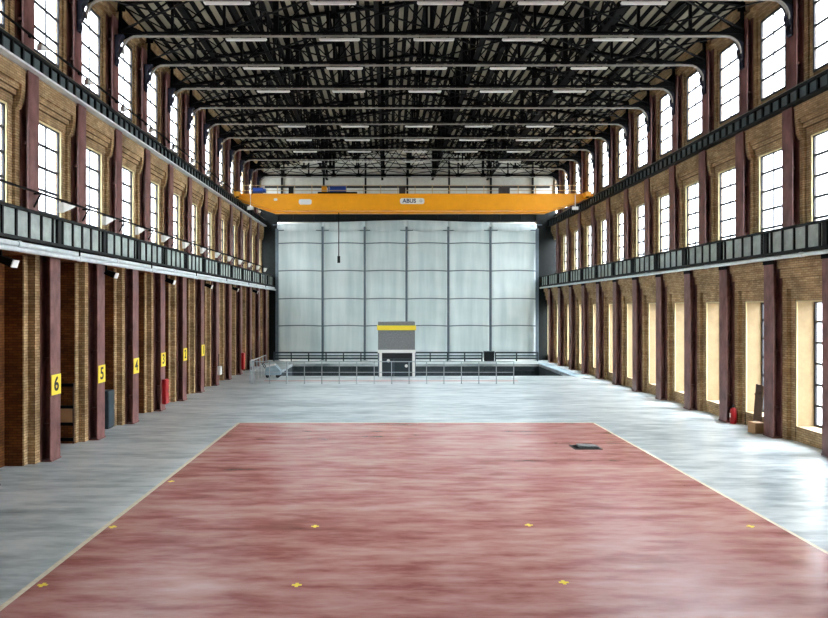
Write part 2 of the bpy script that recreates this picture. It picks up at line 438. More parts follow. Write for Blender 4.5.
# ------------------------------------------------------------------ steel columns (one thing per bay, three tiers high)
def h_section(mb, x, z0, z1, d=0.30):
    mb.box(x, x+0.05, -CW/2, CW/2, z0, z1)                       # front flange
    mb.box(x+0.05, x+d-0.05, -0.04, 0.04, z0, z1)                # web
    mb.box(x+d-0.05, x+d, -CW/2, CW/2, z0, z1)                   # rear flange
    z = z0 + 1.2
    while z < z1 - 0.4:                                          # batten plates between the flanges
        mb.box(x+0.05, x+d-0.05, -CW/2+0.16, CW/2-0.16, z, z+0.10); z += 2.4
def rivets(mb, x, z0, z1):
    z = z0 + 0.2
    while z < z1 - 0.1:
        for y in (-CW/2+0.09, CW/2-0.09):
            r = 0.022
            mb.poly([(x-0.014,y,z),(x,y-r,z-r),(x,y+r,z-r),(x,y+r,z+r),(x,y-r,z+r)], [(0,2,1),(0,3,2),(0,4,3),(0,1,4)])
        z += 0.32
def column_master():
    r = empty('steel_column')
    mb = MB(); h_section(mb, 0, 0.06, 7.72, 0.38); rivets(mb, 0, 0.3, 7.5); mb.obj('lower_shaft', M['column'], r)
    mb = MB(); mb.box(-0.04, 0.37, -CW/2, CW/2, 0, 0.06); mb.obj('base_plate', M['column'], r)
    mb = MB(); h_section(mb, SET2, 7.96, 14.2, 0.32); rivets(mb, SET2, 8.8, 14); mb.obj('middle_shaft', M['column'], r)
    mb = MB(); h_section(mb, SET3, 14.9, 19.7, 0.32); rivets(mb, SET3, 15, 19.4); mb.obj('upper_shaft', M['column'], r)
    mb = MB()                                                     # scrolled bracket under the roof truss
    x = SET3
    mb.prism([(x,17.35),(x-0.10,17.42),(x-0.13,17.65),(x-0.09,17.8),(x-0.2,17.95),(x-0.27,18.2),(x-0.2,18.4),(x-0.3,18.6),(x-0.42,18.8),(x,18.8)], 'y', -0.16, 0.16)
    mb.obj('bracket', M['bracket'], r)
    mb = MB(); mb.box(-0.10, SET2+0.3, -CW/2+0.05, CW/2-0.05, 7.72, 7.80); mb.box(-0.02, 0.0, -CW/2-0.04, CW/2+0.04, 7.45, 7.72)
    mb.obj('cap_plate', M['steel_black'], r)
    return r
cm = column_master()
used = False
def number_plate(col, n):
    """yellow plate with a black numeral on the hall face of the lower shaft"""
    mb = MB(); mb.box(-0.035, -0.016, -0.35, 0.35, 2.40, 3.14)
    pl = mb.obj('number_plate', M['yellow'], col); pl['label'] = 'yellow plate numbered %d' % n
    R = Matrix(((0,0,-1,0),(-1,0,0,0),(0,1,0,0),(0,0,0,1)))
    text_mesh('numeral', str(n), 0.78, M['black'], pl, Matrix.Translation((-0.04,0,2.77)) @ R @ Matrix.Translation((0,0.0,0)) @ Matrix.Diagonal((0.95,0.92,1,1)), 0.004)
for s, W, Y0, wn in ((-1, WL, YL0, 'numbered-column'), (1, WR, YR0, 'low-window')):
    for k in range(-1, KC):
        if not used: c = cm; used = True
        else: c = copy_tree(cm) if True else None
        c.location = (s*W, Y0+BAY*k+CW/2, 0); c.rotation_euler = (0,0,0 if s > 0 else PI)
        if s < 0 and 0 <= k <= 5:
            lb = 'tall maroon steel column carrying the yellow plate numbered %d' % (6-k)
        else:
            lb = 'tall maroon steel column against the %s wall, %s from the curtain' % (wn, ORD[KC-k])
        tag(c, lb, 'column', 'maroon steel columns along the walls', 'thing')
# plates are added once every copy has been made
for o in [o for o in COL.objects if o.get('category') == 'column' and 'plate numbered' in o['label']]:
    number_plate(o, int(o['label'].split()[-1]))

# ------------------------------------------------------------------ gallery girders, crane runways, pipes
YE = 72.6
def lower_girder(s, W, Y0, wn):
    r = empty('gallery_girder', (0,0,0))
    mb = MB(); u = W-0.06
    def B(mb, u0, u1, y0, y1, z0, z1, m=0): mb.box(s*u0, s*u1, y0, y1, z0, z1, m)
    B(mb, u, u+0.04, YBACK, YE, 7.93, 8.82, 1)
    for k in range(K0, KC):
        a = Y0 + BAY*k
        for j in range(5):
            y = a + CW + (BAY-CW)*j/4 if j < 4 else a + BAY - 0.02
            w = 0.09
            if j == 0: y0 = a + CW - 0.05
            elif j == 4: y0 = a + BAY - 0.05
            else: y0 = y - w/2
            B(mb, u-0.06, u, y0, y0+w, 7.93, 8.82)
        B(mb, u-0.10, u, a+CW/2-0.13, a+CW/2+0.13, 7.93, 8.82)
    o = mb.obj('web_plate', [M['steel_dark'], M['web']], r)
    mb = MB(); B(mb, u-0.17, u+0.2, YBACK, YE, 8.82, 8.90); mb.obj('top_flange', M['steel_dark'], r)
    mb = MB(); B(mb, u-0.17, u+0.2, YBACK, YE, 7.82, 7.93); mb.obj('bottom_flange', M['steel_dark'], r)
    mb = MB(); B(mb, u+0.04, W+SET2+0.3, YBACK, YE, 7.84, 7.94); mb.obj('walkway_deck', M['steel_dark'], r)
    tag(r, 'dark riveted gallery girder with pale web panels along the %s wall' % wn, 'girder', 'gallery girders')
def upper_girder(s, W, Y0, wn):
    r = empty('crane_runway_girder', (0,0,0))
    u = W+SET2-0.06
    def B(mb, u0, u1, y0, y1, z0, z1, m=0): mb.box(s*u0, s*u1, y0, y1, z0, z1, m)
    mb = MB(); B(mb, u, u+0.04, YBACK, YE, 14.30, 14.78, 1)
    n = 0; y = Y0 + BAY*K0 + CW
    while y < YE-0.2:
        B(mb, u-0.09, u, y-0.05, y+0.05, 14.30, 14.78); y += BAY/6
    mb.obj('web_plate', [M['steel_dark'], M['panel_dark']], r)
    mb = MB(); B(mb, u-0.14, u+SET3-SET2+0.35, YBACK, YE, 14.78, 14.88); mb.obj('top_flange', M['steel_dark'], r)
    mb = MB(); B(mb, u-0.14, u+0.2, YBACK, YE, 14.22, 14.30); mb.obj('bottom_flange', M['pipe'] if s < 0 else M['steel_dark'], r)
    mb = MB(); B(mb, u-0.03, u+0.04, YBACK, YE, 14.88, 14.97); mb.obj('crane_rail', M['steel_grey'], r)
    tag(r, 'dark crane runway girder high on the %s wall' % wn, 'girder', 'crane runway girders')
lower_girder(-1, WL, YL0, 'numbered-column'); lower_girder(1, WR, YR0, 'low-window')
upper_girder(-1, WL, YL0, 'numbered-column'); upper_girder(1, WR, YR0, 'low-window')

def pipe_run(s, u, z, rad, label, step, phase):
    r = empty('pipe_run', (0,0,0))
    mb = MB(); mb.tube([(s*u, YBACK, z), (s*u, YE-0.3, z)], rad, 10); mb.obj('pipe', M['pipe'], r)
    y = phase
    while y < YE-1:
        mb = MB(); mb.tube([(s*u, y, z), (s*u, y+0.22, z)], rad*1.28, 10); mb.obj('coupling', M['pipe'], r)
        mb = MB(); mb.box(s*(u-0.02), s*(u+0.02), y+0.08, y+0.14, z+rad*0.9, 7.82); mb.obj('hanger', M['steel_dark'], r)
        y += step
    tag(r, label, 'pipe')
pipe_run(-1, WL-0.20, 7.66, 0.10, 'pale pipe directly below the gallery girder on the numbered-column wall', 8.0, 22)
pipe_run(-1, WL-0.40, 7.46, 0.085, 'lower pale pipe of the pair under the gallery on the numbered-column wall', 8.0, 26)
pipe_run(1, WR-0.26, 7.68, 0.085, 'pale pipe under the gallery girder on the low-window wall', 8.0, 26.6)

def conductor(z, u, label):
    """cable rail carried on short arms in front of the columns"""
    r = empty('conductor_rail', (0,0,0))
    mb = MB(); mb.box(-u-0.03, -u+0.03, YBACK, YE, z-0.035, z+0.035); mb.obj('rail', M['steel_black'], r)
    for k in range(-2, KC):
        y = YL0+BAY*k+CW/2
        mb = MB()
        if u < WL+0.7: mb.box(-WL-SET2, -u-0.03, y-0.03, y+0.03, z-0.03, z+0.03); mb.bar((-WL-SET2, y, z-0.5), (-u-0.05, y, z-0.02), 0.05)
        else: mb.box(-WL-SET3, -u-0.03, y-0.06, y+0.06, z-0.09, z+0.03)
        mb.obj('bracket_arm', M['steel_black'], r)
    tag(r, label, 'cable rail')
conductor(9.78, WL+0.50, 'thin black cable rail above the gallery on the numbered-column wall')
conductor(15.62, WL+0.90, 'thin black cable rail above the crane runway on the numbered-column wall')
lampm = {}
def wedge_light(key, y, z, sc, label, group, u=0.50):
    """white wedge-shaped lamp hung under a cable rail"""
    if key not in lampm:
        r = empty('wedge_lamp')
        mb = MB(); mb.prism([(-0.55*sc,0),(0.55*sc,0),(-0.55*sc,-0.40*sc)], 'x', -0.09, 0.09); mb.obj('reflector', M['white'], r)
        mb = MB(); mb.box(-0.05,0.05,-0.5*sc,0.3*sc,0.0,0.05); mb.obj('mount', M['steel_black'], r)
        lampm[key] = r
    else: r = copy_tree(lampm[key])
    r.location = (-WL-u, y, z)
    tag(r, label, 'lamp', group)
for k in range(-1, KC-1):
    nm = ORD[KC-1-k]
    wedge_light('a', YL0+BAY*k+6.4, 9.695, 1.0, 'white wedge lamp under the lower cable rail, %s from the curtain' % nm, 'white wedge lamps above the gallery')
    wedge_light('b', YL0+BAY*k+5.3, 15.53, 0.62, 'small white lamp under the upper cable rail, %s from the curtain' % nm, 'small white lamps above the crane runway', 0.90)
# spotlights clamped under the gallery girder
sm = None
for i, k in enumerate((-1, 1, 3, 5, 7, 9)):
    if sm is None:
        r = empty('spotlight')
        mb = MB(); mb.prism([(0.0,-0.1),(0.42,-0.28),(0.50,-0.06),(0.1,0.08)], 'y', -0.2, 0.2); mb.obj('housing', M['steel_black'], r)
        mb = MB(); mb.prism([(0.42,-0.285),(0.45,-0.29),(0.53,-0.06),(0.50,-0.05)], 'y', -0.17, 0.17); mb.obj('lens', M['white'], r)
        mb = MB(); mb.box(0.0,0.06,-0.03,0.03,-0.05,0.32); mb.obj('yoke', M['steel_black'], r)
        sm = r
    else: r = copy_tree(sm)
    r.location = (-WL+0.06, YL0+BAY*k+CW/2+0.3, 7.14)
    tag(r, 'black spotlight clamped under the gallery, %s from the curtain' % ORD[6-i], 'spotlight', 'spotlights under the gallery')

# ------------------------------------------------------------------ roof trusses
CH = 18.9
TX0, TX1 = -WL-SET3+0.02, WR+SET3-0.02
def truss_master():
    r = empty('roof_truss')
    R = 0.75
    path = [(TX0+0.18, 0, CH-R-0.1)]
    path += [(TX0+0.18+R-R*math.cos(a), 0, CH-R+R*math.sin(a)) for a in [PI/2*i/6 for i in range(7)]]
    path += [(TX1-0.18-R+R*math.sin(a), 0, CH-R+R*math.cos(a)) for a in [PI/2*i/6 for i in range(7)]]
    path += [(TX1-0.18, 0, CH-R-0.1)]
    mb = MB()
    for a, b in zip(path[:-1], path[1:]): mb.bar(a, b, 0.16, 0.06, up=(0,0,1) if abs(a[0]-b[0]) > abs(a[2]-b[2]) else (1,0,0))
    mb.obj('bottom_chord', M['steel_grey'], r)
    mb = MB()
    top = lambda x: roof_z(x) - 0.22
    mb.bar((TX0, 0, top(TX0)), (RIDGE_X, 0, top(RIDGE_X)), 0.22, 0.16); mb.bar((RIDGE_X, 0, top(RIDGE_X)), (TX1, 0, top(TX1)), 0.22, 0.16)
    mb.obj('top_chord', M['steel_black'], r)
    mb = MB(); mb.bar((TX0+0.2, 0, CH+0.16), (TX1-0.2, 0, CH+0.16), 0.14, 0.10); mb.obj('inner_chord', M['steel_black'], r)
    mb = MB(); n = 12
    xs = [TX0+0.1 + (TX1-TX0-0.2)*i/n for i in range(n+1)]
    for i in range(n+1):
        w = 0.26 if i in (3,5,7,9) else 0.14
        mb.bar((xs[i],0,CH+0.05), (xs[i],0,top(xs[i])), 0.12, w, up=(1,0,0))
        if i < n:
            mb.bar((xs[i],0.03,CH+0.1), (xs[i+1],0.03,top(xs[i+1])-0.05), 0.07, 0.06)
            mb.bar((xs[i],-0.05,top(xs[i])-0.05), (xs[i+1],-0.05,CH+0.1), 0.07, 0.06)
    for i in range(n+1):                                           # gusset plates
        mb.box(xs[i]-0.24, xs[i]+0.24, -0.02, 0.02, CH+0.04, CH+0.38); mb.box(xs[i]-0.22, xs[i]+0.22, -0.02, 0.02, top(xs[i])-0.35, top(xs[i]))
    mb.obj('web_lattice', M['steel_black'], r)
    for s, x in ((1, TX0), (-1, TX1)):
        mb = MB()
        mb.prism([(x,CH-0.3),(x+s*0.7,CH+0.05),(x+s*1.5,CH+0.1),(x+s*0.5,CH+0.55),(x,CH+1.1)], 'y', -0.02, 0.02)
        mb.obj('knee_plate', M['steel_black'], r)
    return r
tm = None
YT0 = 33.35
NT = 10
for i in range(-2, NT):                        # Y = 25.35 ... 69.35
    if tm is None: t = tm = truss_master()
    else: t = copy_tree(tm)
    t.location = (0, YT0 + BAY*i, 0)
    tag(t, 'black lattice roof truss with a grey bottom chord, %s from the white gable' % ORD[NT-i], 'roof truss', 'lattice roof trusses')
# longitudinal lattice girders and purlins between the trusses
for x, wname in ((-6.4, 'near the numbered-column wall'), (-0.5, 'just off the ridge, numbered-column side'), (4.85, 'just off the ridge, low-window side'), (10.7, 'near the low-window wall')):
    r = empty('longitudinal_girder')
    z0, z1 = CH+0.35, roof_z(x)-0.4
    mb = MB(); mb.bar((x, 20, z0), (x, 72.7, z0), 0.22, 0.10, up=(0,0,1)); mb.obj('lower_chord', M['steel_black'], r)
    mb = MB(); mb.bar((x, 20, z1), (x, 72.7, z1), 0.22, 0.12); mb.obj('upper_chord', M['steel_black'], r)
    mb = MB()
    y = YT0 + BAY*-3
    while y < 69.4:
        for q in range(2):
            a, b = y + q*BAY/2, y + (q+1)*BAY/2
            mb.bar((x, a, z0), (x, b, z1), 0.09, 0.07); mb.bar((x+0.05, b, z0), (x+0.05, a, z1), 0.09, 0.07)
        y += BAY
    mb.obj('web_lattice', M['steel_black'], r)
    tag(r, 'black lattice girder running along the roof %s' % wname, 'roof girder', 'longitudinal roof girders')
pm = 0
xsP = [TX0+0.1 + (TX1-TX0-0.2)*i/12 for i in range(13)]
for i in (1,2,4,6,8,10,11):
    x = xsP[i]; z = roof_z(x)-0.12
    mb = MB(); mb.box(x-0.04, x+0.04, 20, 72.7, z-0.14, z+0.10); mb.box(x-0.13, x+0.13, 20, 72.7, z-0.16, z-0.14)
    o = mb.obj('purlin', M['steel_black'])
    pm += 1
    tag(o, 'black steel purlin under the roof boards, %s from the numbered-column wall' % ORD[pm], 'purlin', 'roof purlins')
# horizontal wind bracing in the plane of the bottom chords: crossed rods in every other bay
for i in range(-2, NT-1):
    y0 = YT0+BAY*i
    r = empty('wind_bracing')
    for j in range(6):
        x0, x1 = xsP[2*j], xsP[2*j+2]
        mb = MB(); mb.bar((x0, y0+0.1, CH+0.30), (x1, y0+BAY-0.1, CH+0.30), 0.09, 0.05); mb.obj('brace', M['steel_black'], r)
        mb = MB(); mb.bar((x1, y0+0.1, CH+0.24), (x0, y0+BAY-0.1, CH+0.24), 0.09, 0.05); mb.obj('brace', M['steel_black'], r)
    tag(r, 'crossed black wind braces in the %s roof bay from the white gable' % ORD[NT-i-1], 'bracing', 'roof wind braces')

# strip lights under the bottom chords
lm = None
LX = [-6.9, -2.33, 2.3, 6.65, 11.1]
rown = 0
rows = [-1, 0, 1, 2, 4, 5, 6, 7]
for ri, i in enumerate(rows):
    for j, x in enumerate(LX):
        if lm is None:
            r = empty('strip_light')
            mb = MB(); mb.box(-1.0, 1.0, -0.09, 0.09, -0.03, 0.03); mb.obj('housing', M['white'], r, 0.01)
            mb = MB(); mb.prism([(-0.08,-0.03),(0.08,-0.03),(0.06,-0.07),(-0.06,-0.07)], 'x', -0.96, 0.96); mb.obj('diffuser', M['white'], r)
            for q in (-0.7, 0.7):
                mb = MB(); mb.box(q-0.02, q+0.02, -0.02, 0.02, 0.03, 0.12); mb.obj('hanger', M['steel_black'], r)
            lm = r
        else: r = copy_tree(lm)
        r.location = (x, YT0 + BAY*i, CH-0.15)
        tag(r, 'unlit white strip light, %s from the numbered-column wall, %s row from the crane' % (ORD[j+1], ORD[len(rows)-ri]), 'strip light', 'strip lights under the trusses')

# ------------------------------------------------------------------ bridge crane
CY = 58.6
cr_ = empty('bridge_crane', (0, CY, 0))
mb = MB()
XA, XB = -WL-SET2-0.05, WR+SET2+0.05
mb.prism([(XA+0.1,15.30),(XA+0.1,15.02),(XA+3.0,14.02),(XB-3.2,14.02),(XB-0.1,15.02),(XB-0.1,15.30)], 'y', 0, 0.55)
mb.obj('main_girder', M['orange'], cr_, 0.02)
mb = MB()
mb.prism([(XA+0.1,15.30),(XA+0.1,15.02),(XA+3.0,14.02),(XB-3.2,14.02),(XB-0.1,15.02),(XB-0.1,15.30)], 'y', 2.2, 2.75)
mb.obj('rear_girder', M['orange'], cr_, 0.02)
mb = MB(); mb.box(XA+0.1, XB-0.1, -0.10, 0.62, 15.30, 15.40); mb.obj('top_flange', M['orange'], cr_)
mb = MB(); mb.box(XA+3.0, XB-3.2, -0.08, 0.62, 13.94, 14.02); mb.obj('bottom_flange', M['orange'], cr_)
for x in (XA+0.28, XB-0.28):
    mb = MB(); mb.box(x-0.22, x+0.22, -0.9, 3.6, 15.06, 15.46); e = mb.obj('end_carriage', M['orange'], cr_, 0.02)
    for y in (-0.5, 3.2):
        mb = MB(); mb.tube([(x-0.10, y, 15.14), (x+0.10, y, 15.14)], 0.17, 16); mb.obj('wheel', M['steel_dark'], e)
mb = MB(); mb.box(XA+0.5, XB-0.5, 0.75, 1.6, 15.36, 15.41); mb.obj('walkway', M['steel_dark'], cr_)
rl = MB()
for z in (15.8, 16.25): rl.bar((XA+0.5, 0.72, z), (XB-0.5, 0.72, z), 0.05)
x = XA+0.5
while x < XB-0.4:
    rl.bar((x, 0.72, 15.40), (x, 0.72, 16.27), 0.05); x += 1.5
rl.obj('walkway_railing', M['rail_tan'], cr_)
# trolley with its hoist, drive motors
t = MB(); t.box(-6.0, -2.6, 0.3, 2.5, 15.42, 15.62); t = t.obj('hoist_trolley', M['steel_dark'], cr_)
mb = MB(); mb.tube([(-5.2, 1.4, 15.95), (-3.6, 1.4, 15.95)], 0.34, 18); mb.obj('hoist_drum', M['blue'], t)
mb = MB(); mb.box(-5.75, -5.3, 1.1, 1.7, 15.62, 16.25); mb.obj('gearbox', M['orange'], t)
mb = MB(); mb.tube([(-11.6, 0.4, 15.72), (-10.75, 0.4, 15.72)], 0.27, 16); mb.tube([(-10.75,0.4,15.72),(-10.5,0.4,15.72)], 0.18, 16); mb.obj('travel_motor', M['blue'], cr_)
mb = MB(); mb.box(-8.5, -8.1, 0.1, 0.5, 15.40, 15.95); mb.obj('junction_box', M['steel_dark'], cr_)
mb = MB(); mb.box(1.05, 1.6, 0.1, 0.5, 15.40, 15.98); mb.obj('junction_box', M['hatch'], cr_)
mb = MB(); mb.box(9.7, 10.6, 0.1, 0.6, 15.40, 16.05); mb.obj('control_cabinet', M['hatch'], cr_)
# sign plates on the face of the girder
def plate(x0, x1, z0, z1, name):
    mb = MB(); r = (z1-z0)*0.35; o = []
    for cx, cz, a0 in ((x1-r,z1-r,0),(x0+r,z1-r,PI/2),(x0+r,z0+r,PI),(x1-r,z0+r,1.5*PI)):
        o += [(cx+r*math.cos(a0+PI/2*i/4), cz+r*math.sin(a0+PI/2*i/4)) for i in range(5)]
    mb.prism(o, 'y', -0.03, 0.0); return mb.obj(name, M['white'], cr_)
sp = plate(1.12, 3.22, 14.52, 15.02, 'maker_sign'); sp['label'] = 'white rounded sign with dark blue capitals'
RT = Matrix.Rotation(PI/2, 4, 'X')
text_mesh('sign_lettering', 'ABUS', 0.48, M['navy'], sp, Matrix.Translation((1.92,-0.035,14.77)) @ RT, 0.004, 0.026)
text_mesh('sign_mark', 'O', 0.3, M['steel_grey'], sp, Matrix.Translation((2.92,-0.035,14.77)) @ RT, 0.004)
plate(-7.6, -6.5, 14.47, 14.93, 'load_plate')
plate(-9.75, -9.45, 14.80, 15.0, 'small_plate')
pd = MB(); pd.tube([(-4.22,0.9,13.9),(-4.22,0.9,10.1)], 0.045, 8); pd = pd.obj('pendant_cable', M['steel_black'], cr_)
mb = MB(); mb.box(-4.34,-4.10,0.83,0.97,9.5,10.1); mb.obj('pendant_control', M['steel_dark'], pd, 0.02)
for x in (XA+1.3, XB-1.2):
    mb = MB(); mb.box(x-0.26, x+0.26, -0.16, 0.0, 14.02+0.0, 14.28); mb.bar((x, -0.08, 14.28), (x, -0.08, 15.3), 0.05); mb.obj('work_lamp', M['white'], cr_)
tag(cr_, 'orange overhead bridge crane spanning the hall under the roof', 'crane')

# ------------------------------------------------------------------ white tarpaulin partition on its steel frame
tp = empty('tarpaulin_partition', (0, 72, 0))
PXs = [-11.65, -6.82, -2.36, 2.06, 6.49, 10.96, 15.9]
RZ = [0.80, 3.64, 6.5, 9.46, 12.38, 13.74]
for i, x in enumerate(PXs):
    w = 0.30 if i in (0, 6) else 0.22
    zt = 13.95 if i in (0,6) else 14.15
    mb = MB(); mb.box(x-w/2, x+w/2, -0.10, -0.05, 0.0, zt); mb.box(x-0.04, x+0.04, -0.05, 0.10, 0.0, zt); mb.box(x-w/2, x+w/2, 0.10, 0.15, 0, zt)
    mb.box(x-0.3, x+0.3, -0.25, 0.3, 0, 0.03)
    mb.obj('post', M['frame_grey'], tp)
for z in RZ:
    mb = MB()
    for i in range(6):
        x0, x1 = PXs[i]+0.11, PXs[i+1]-0.11; n = 5
        pts = [(x0+(x1-x0)*q/n, 0.0, z + 0.07*math.sin(PI*q/n)*(1 if z > 3 else 0)) for q in range(n+1)]
        for a, b in zip(pts[:-1], pts[1:]): mb.bar(a, b, 0.10, 0.10)
    mb.obj('rail', M['frame_grey'], tp)
for i in range(0, 6):
    x0 = PXs[i] if i >= 0 else -12.15
    x1 = PXs[i+1] if i < 6 else 16.5
    nx, nz_ = (14, 44) if 0 <= i < 6 else (4, 44)
    ztop = 13.9
    v = []; fcs = []
    ph = random.random()*6
    for a in range(nx+1):
        for b in range(nz_+1):
            s_, t_ = a/nx, b/nz_
            z = 0.25 + (ztop-0.25)*t_
            dz = min(abs(z-q) for q in RZ)
            y = 0.32 - 0.16*math.sin(PI*s_)*min(1, dz/1.2)*-1 + 0.025*math.sin(9*s_+ph+z*0.35) + 0.02*math.sin(z*4+s_*3)
            v.append((x0+(x1-x0)*s_, y, z))
    for a in range(nx):
        for b in range(nz_):
            q = a*(nz_+1)+b; fcs.append((q, q+nz_+1, q+nz_+2, q+1))
    mb = MB(); mb.poly(v, fcs, 0, True); o = mb.obj('fabric_panel', M['tarp'], tp)
    so = o.modifiers.new('Solidify', 'SOLIDIFY'); so.thickness = 0.01
for i in range(0, 6):                         # slack top edge folded forward over the frame
    x0 = PXs[i] if i >= 0 else -12.15
    x1 = PXs[i+1] if i < 6 else 16.5
    nx, n2 = 12, 10
    v = []; fcs = []
    peak = lambda x: 14.92 - 0.030*abs(x-2.06)
    for a in range(nx+1):
        s_ = a/nx; x = x0+(x1-x0)*s_
        sag = 0.30*math.sin(PI*s_)
        for b in range(n2+1):
            t_ = b/n2
            z = peak(x) + (13.70 + 0.14 - sag*0.8 - peak(x))*t_
            y = 0.35 - 0.55*math.sin(PI*0.5*t_)*(0.55+0.45*math.sin(PI*s_)) + 0.02*math.sin(x*5)
            v.append((x, y, z))
    for a in range(nx):
        for b in range(n2):
            q = a*(n2+1)+b; fcs.append((q, q+n2+1, q+n2+2, q+1))
    mb = MB(); mb.poly(v, fcs, 0, True); o = mb.obj('valance', M['tarp'], tp)
    so = o.modifiers.new('Solidify', 'SOLIDIFY'); so.thickness = 0.01
for xx0, xx1 in ((-WL-GL-0.02, -11.66), (15.91, WR+GL+0.02)):
    mb = MB(); mb.box(xx0, xx1, 0.42, 0.48, 0, 17.2); mb.obj('side_panel', M['steel_dark'], tp)
mb = MB(); mb.box(-12.15, 16.5, 0.36, 0.42, 14.35, 14.45); mb.obj('head_rail', M['frame_grey'], tp)
tag(tp, 'white tarpaulin partition stretched over a blue-grey steel frame at the hall end', 'partition')

# ------------------------------------------------------------------ entry booth at the pit's edge
BY = 55.15
bo = empty('entry_booth', (0.77, BY, 0))
mb = MB(); mb.box(-1.5, 1.5, 0.0, 2.6, 2.15, 4.42); mb.obj('upper_block', M['block'], bo)
mb = MB(); mb.box(-1.58, 1.58, -0.06, 2.6, 3.76, 4.14); mb.obj('yellow_band', M['yellow'], bo)
mb = MB(); mb.box(-1.52, 1.56, -0.05, 0.1, 1.92, 2.17); mb.obj('lintel', M['white'], bo)
for x in (-1.29, 1.39):
    mb = MB(); mb.box(x-0.11, x+0.11, -0.03, 0.2, 0, 1.92); mb.obj('door_post', M['white'], bo)
mb = MB(); mb.box(-1.18, 1.28, 0.06, 0.12, 1.45, 1.92); mb.obj('transom', M['black'], bo)
for x0, x1, hx, hz in ((-1.18, -0.22, -0.66, 1.28), (-0.20, 1.28, 0.80, 0.86)):
    mb = MB(); mb.box(x0+0.01, x1-0.01, 0.05, 0.10, 0.02, 1.44); dr = mb.obj('door_leaf', M['door_teal'], bo)
    mb = MB(); mb.tube([(hx, 0.05, hz), (hx, 0.035, hz)], 0.13, 20); mb.obj('round_sticker', M['white'], dr)
for x0, x1 in ((-1.5, -1.40), (1.50, 1.56)):
    mb = MB(); mb.box(x0, x1, 0.0, 2.6, -2.4, 2.15); mb.obj('side_wall', M['frame_grey'], bo)
mb = MB(); mb.box(-1.40, 1.50, 2.5, 2.6, -2.4, 2.15); mb.box(-1.40, 1.50, 0.55, 2.5, -2.4, -0.02); mb.obj('rear_wall', M['frame_grey'], bo)
tag(bo, 'grey block entry booth with a yellow band above dark double doors', 'booth')

# ------------------------------------------------------------------ railings
def railing(name, x0, x1, y, h, step, mid, label, cat, w=0.05, mt='rail', thick=()):
    r = empty(name, (0, y, 0))
    n = max(1, round((x1-x0)/step))
    for i in range(n+1):
        x = x0+(x1-x0)*i/n
        ww = 0.10 if i in thick else w
        mb = MB(); mb.box(x-ww/2, x+ww/2, -ww/2, ww/2, 0.01, h); mb.box(x-0.09, x+0.09, -0.09, 0.09, 0, 0.012); mb.obj('post', M[mt], r)
    mb = MB(); mb.box(x0-0.03, x1+0.03, -0.035, 0.035, h, h+0.06); mb.obj('handrail', M[mt], r)
    for z in mid:
        mb = MB(); mb.box(x0, x1, -0.02, 0.02, z-0.02, z+0.02); mb.obj('middle_rail', M[mt], r)
    tag(r, label, cat)
railing('railing', -9.9, 9.3, 49.9, 1.60, 1.24, (0.85,), 'thin galvanised railing along the front of the pit', 'railing', w=0.06, thick=(2,))
# pale side railing at the pit's end near the numbered-column wall
r = empty('railing', (-10.1, 50.2, 0))
for i in range(6):
    y = i*1.3; mb = MB(); mb.box(-0.03,0.03,y-0.03,y+0.03,0,1.6); mb.obj('post', M['rail'], r)
mb = MB(); mb.box(-0.035,0.035,-0.03,6.53,1.6,1.66); mb.obj('handrail', M['rail'], r)
mb = MB(); mb.box(-0.02,0.02,0,6.5,0.83,0.87); mb.obj('middle_rail', M['rail'], r)
tag(r, 'short galvanised railing running back along the pit end', 'railing')
for x0, x1, lb in ((-11.8, -0.9, 'dark pipe rail at the curtain foot, on the numbered-column side of the booth'), (2.7, 9.9, 'dark pipe rail at the curtain foot beside the booth and the dark cabinet'), (11.3, 15.7, 'dark pipe rail at the curtain foot between the dark cabinet and the brick columns')):
    r = empty('pipe_rail', (0, 70.9, 0))
    n = max(2, round((x1-x0)/1.8))
    for i in range(n+1):
        x = x0+(x1-x0)*i/n; mb = MB(); mb.box(x-0.06,x+0.06,-0.06,0.06,0,0.95); mb.obj('post', M['teal'], r)
    for z, h in ((0.28,0.16),(0.58,0.12),(0.90,0.16)):
        mb = MB(); mb.box(x0, x1, -0.09, -0.02, z-h/2, z+h/2); mb.obj('rail', M['teal'], r)
    tag(r, lb, 'rail', 'dark rails at the curtain foot')
c = empty('floor_cabinet', (10.6, 70.7, 0))
mb = MB(); mb.box(-0.5,0.5,-0.35,0.35,0.08,1.0); mb.obj('body', M['steel_dark'], c, 0.02)
mb = MB(); mb.box(-0.54,0.54,-0.39,0.39,1.0,1.06); mb.obj('lid', M['teal'], c)
mb = MB(); mb.box(-0.45,0.45,-0.3,0.3,0,0.08); mb.obj('plinth', M['black'], c)
tag(c, 'low dark cabinet standing at the foot of the white curtain', 'cabinet')

# ------------------------------------------------------------------ loose things
# machine by the pit's end
m_ = empty('floor_machine', (-9.1, 54.4, 0))
mb = MB(); mb.prism([(-0.65,0.22),(0.6,0.22),(0.65,0.55),(0.2,1.0),(-0.5,0.85)], 'y', -0.4, 0.4); mb.obj('body', M['plate'], m_, 0.03)
mb = MB(); mb.prism([(-0.5,0.86),(0.2,1.01),(0.12,1.1),(-0.5,0.98)], 'y', -0.36, 0.36); mb.obj('hood', M['white'], m_)
mb = MB(); mb.tube([(-0.6,-0.3,0.75),(-0.85,-0.3,1.15),(-0.85,0.3,1.15),(-0.6,0.3,0.75)], 0.03, 8); mb.obj('push_handle', M['steel_dark'], m_)
for x in (-0.4, 0.4):
    for y in (-0.33, 0.33):
        mb = MB(); mb.tube([(x,y-0.05,0.15),(x,y+0.05,0.15)], 0.15, 14); mb.obj('wheel', M['black'], m_)
tag(m_, 'small pale machine on black wheels beside the pit', 'machine')

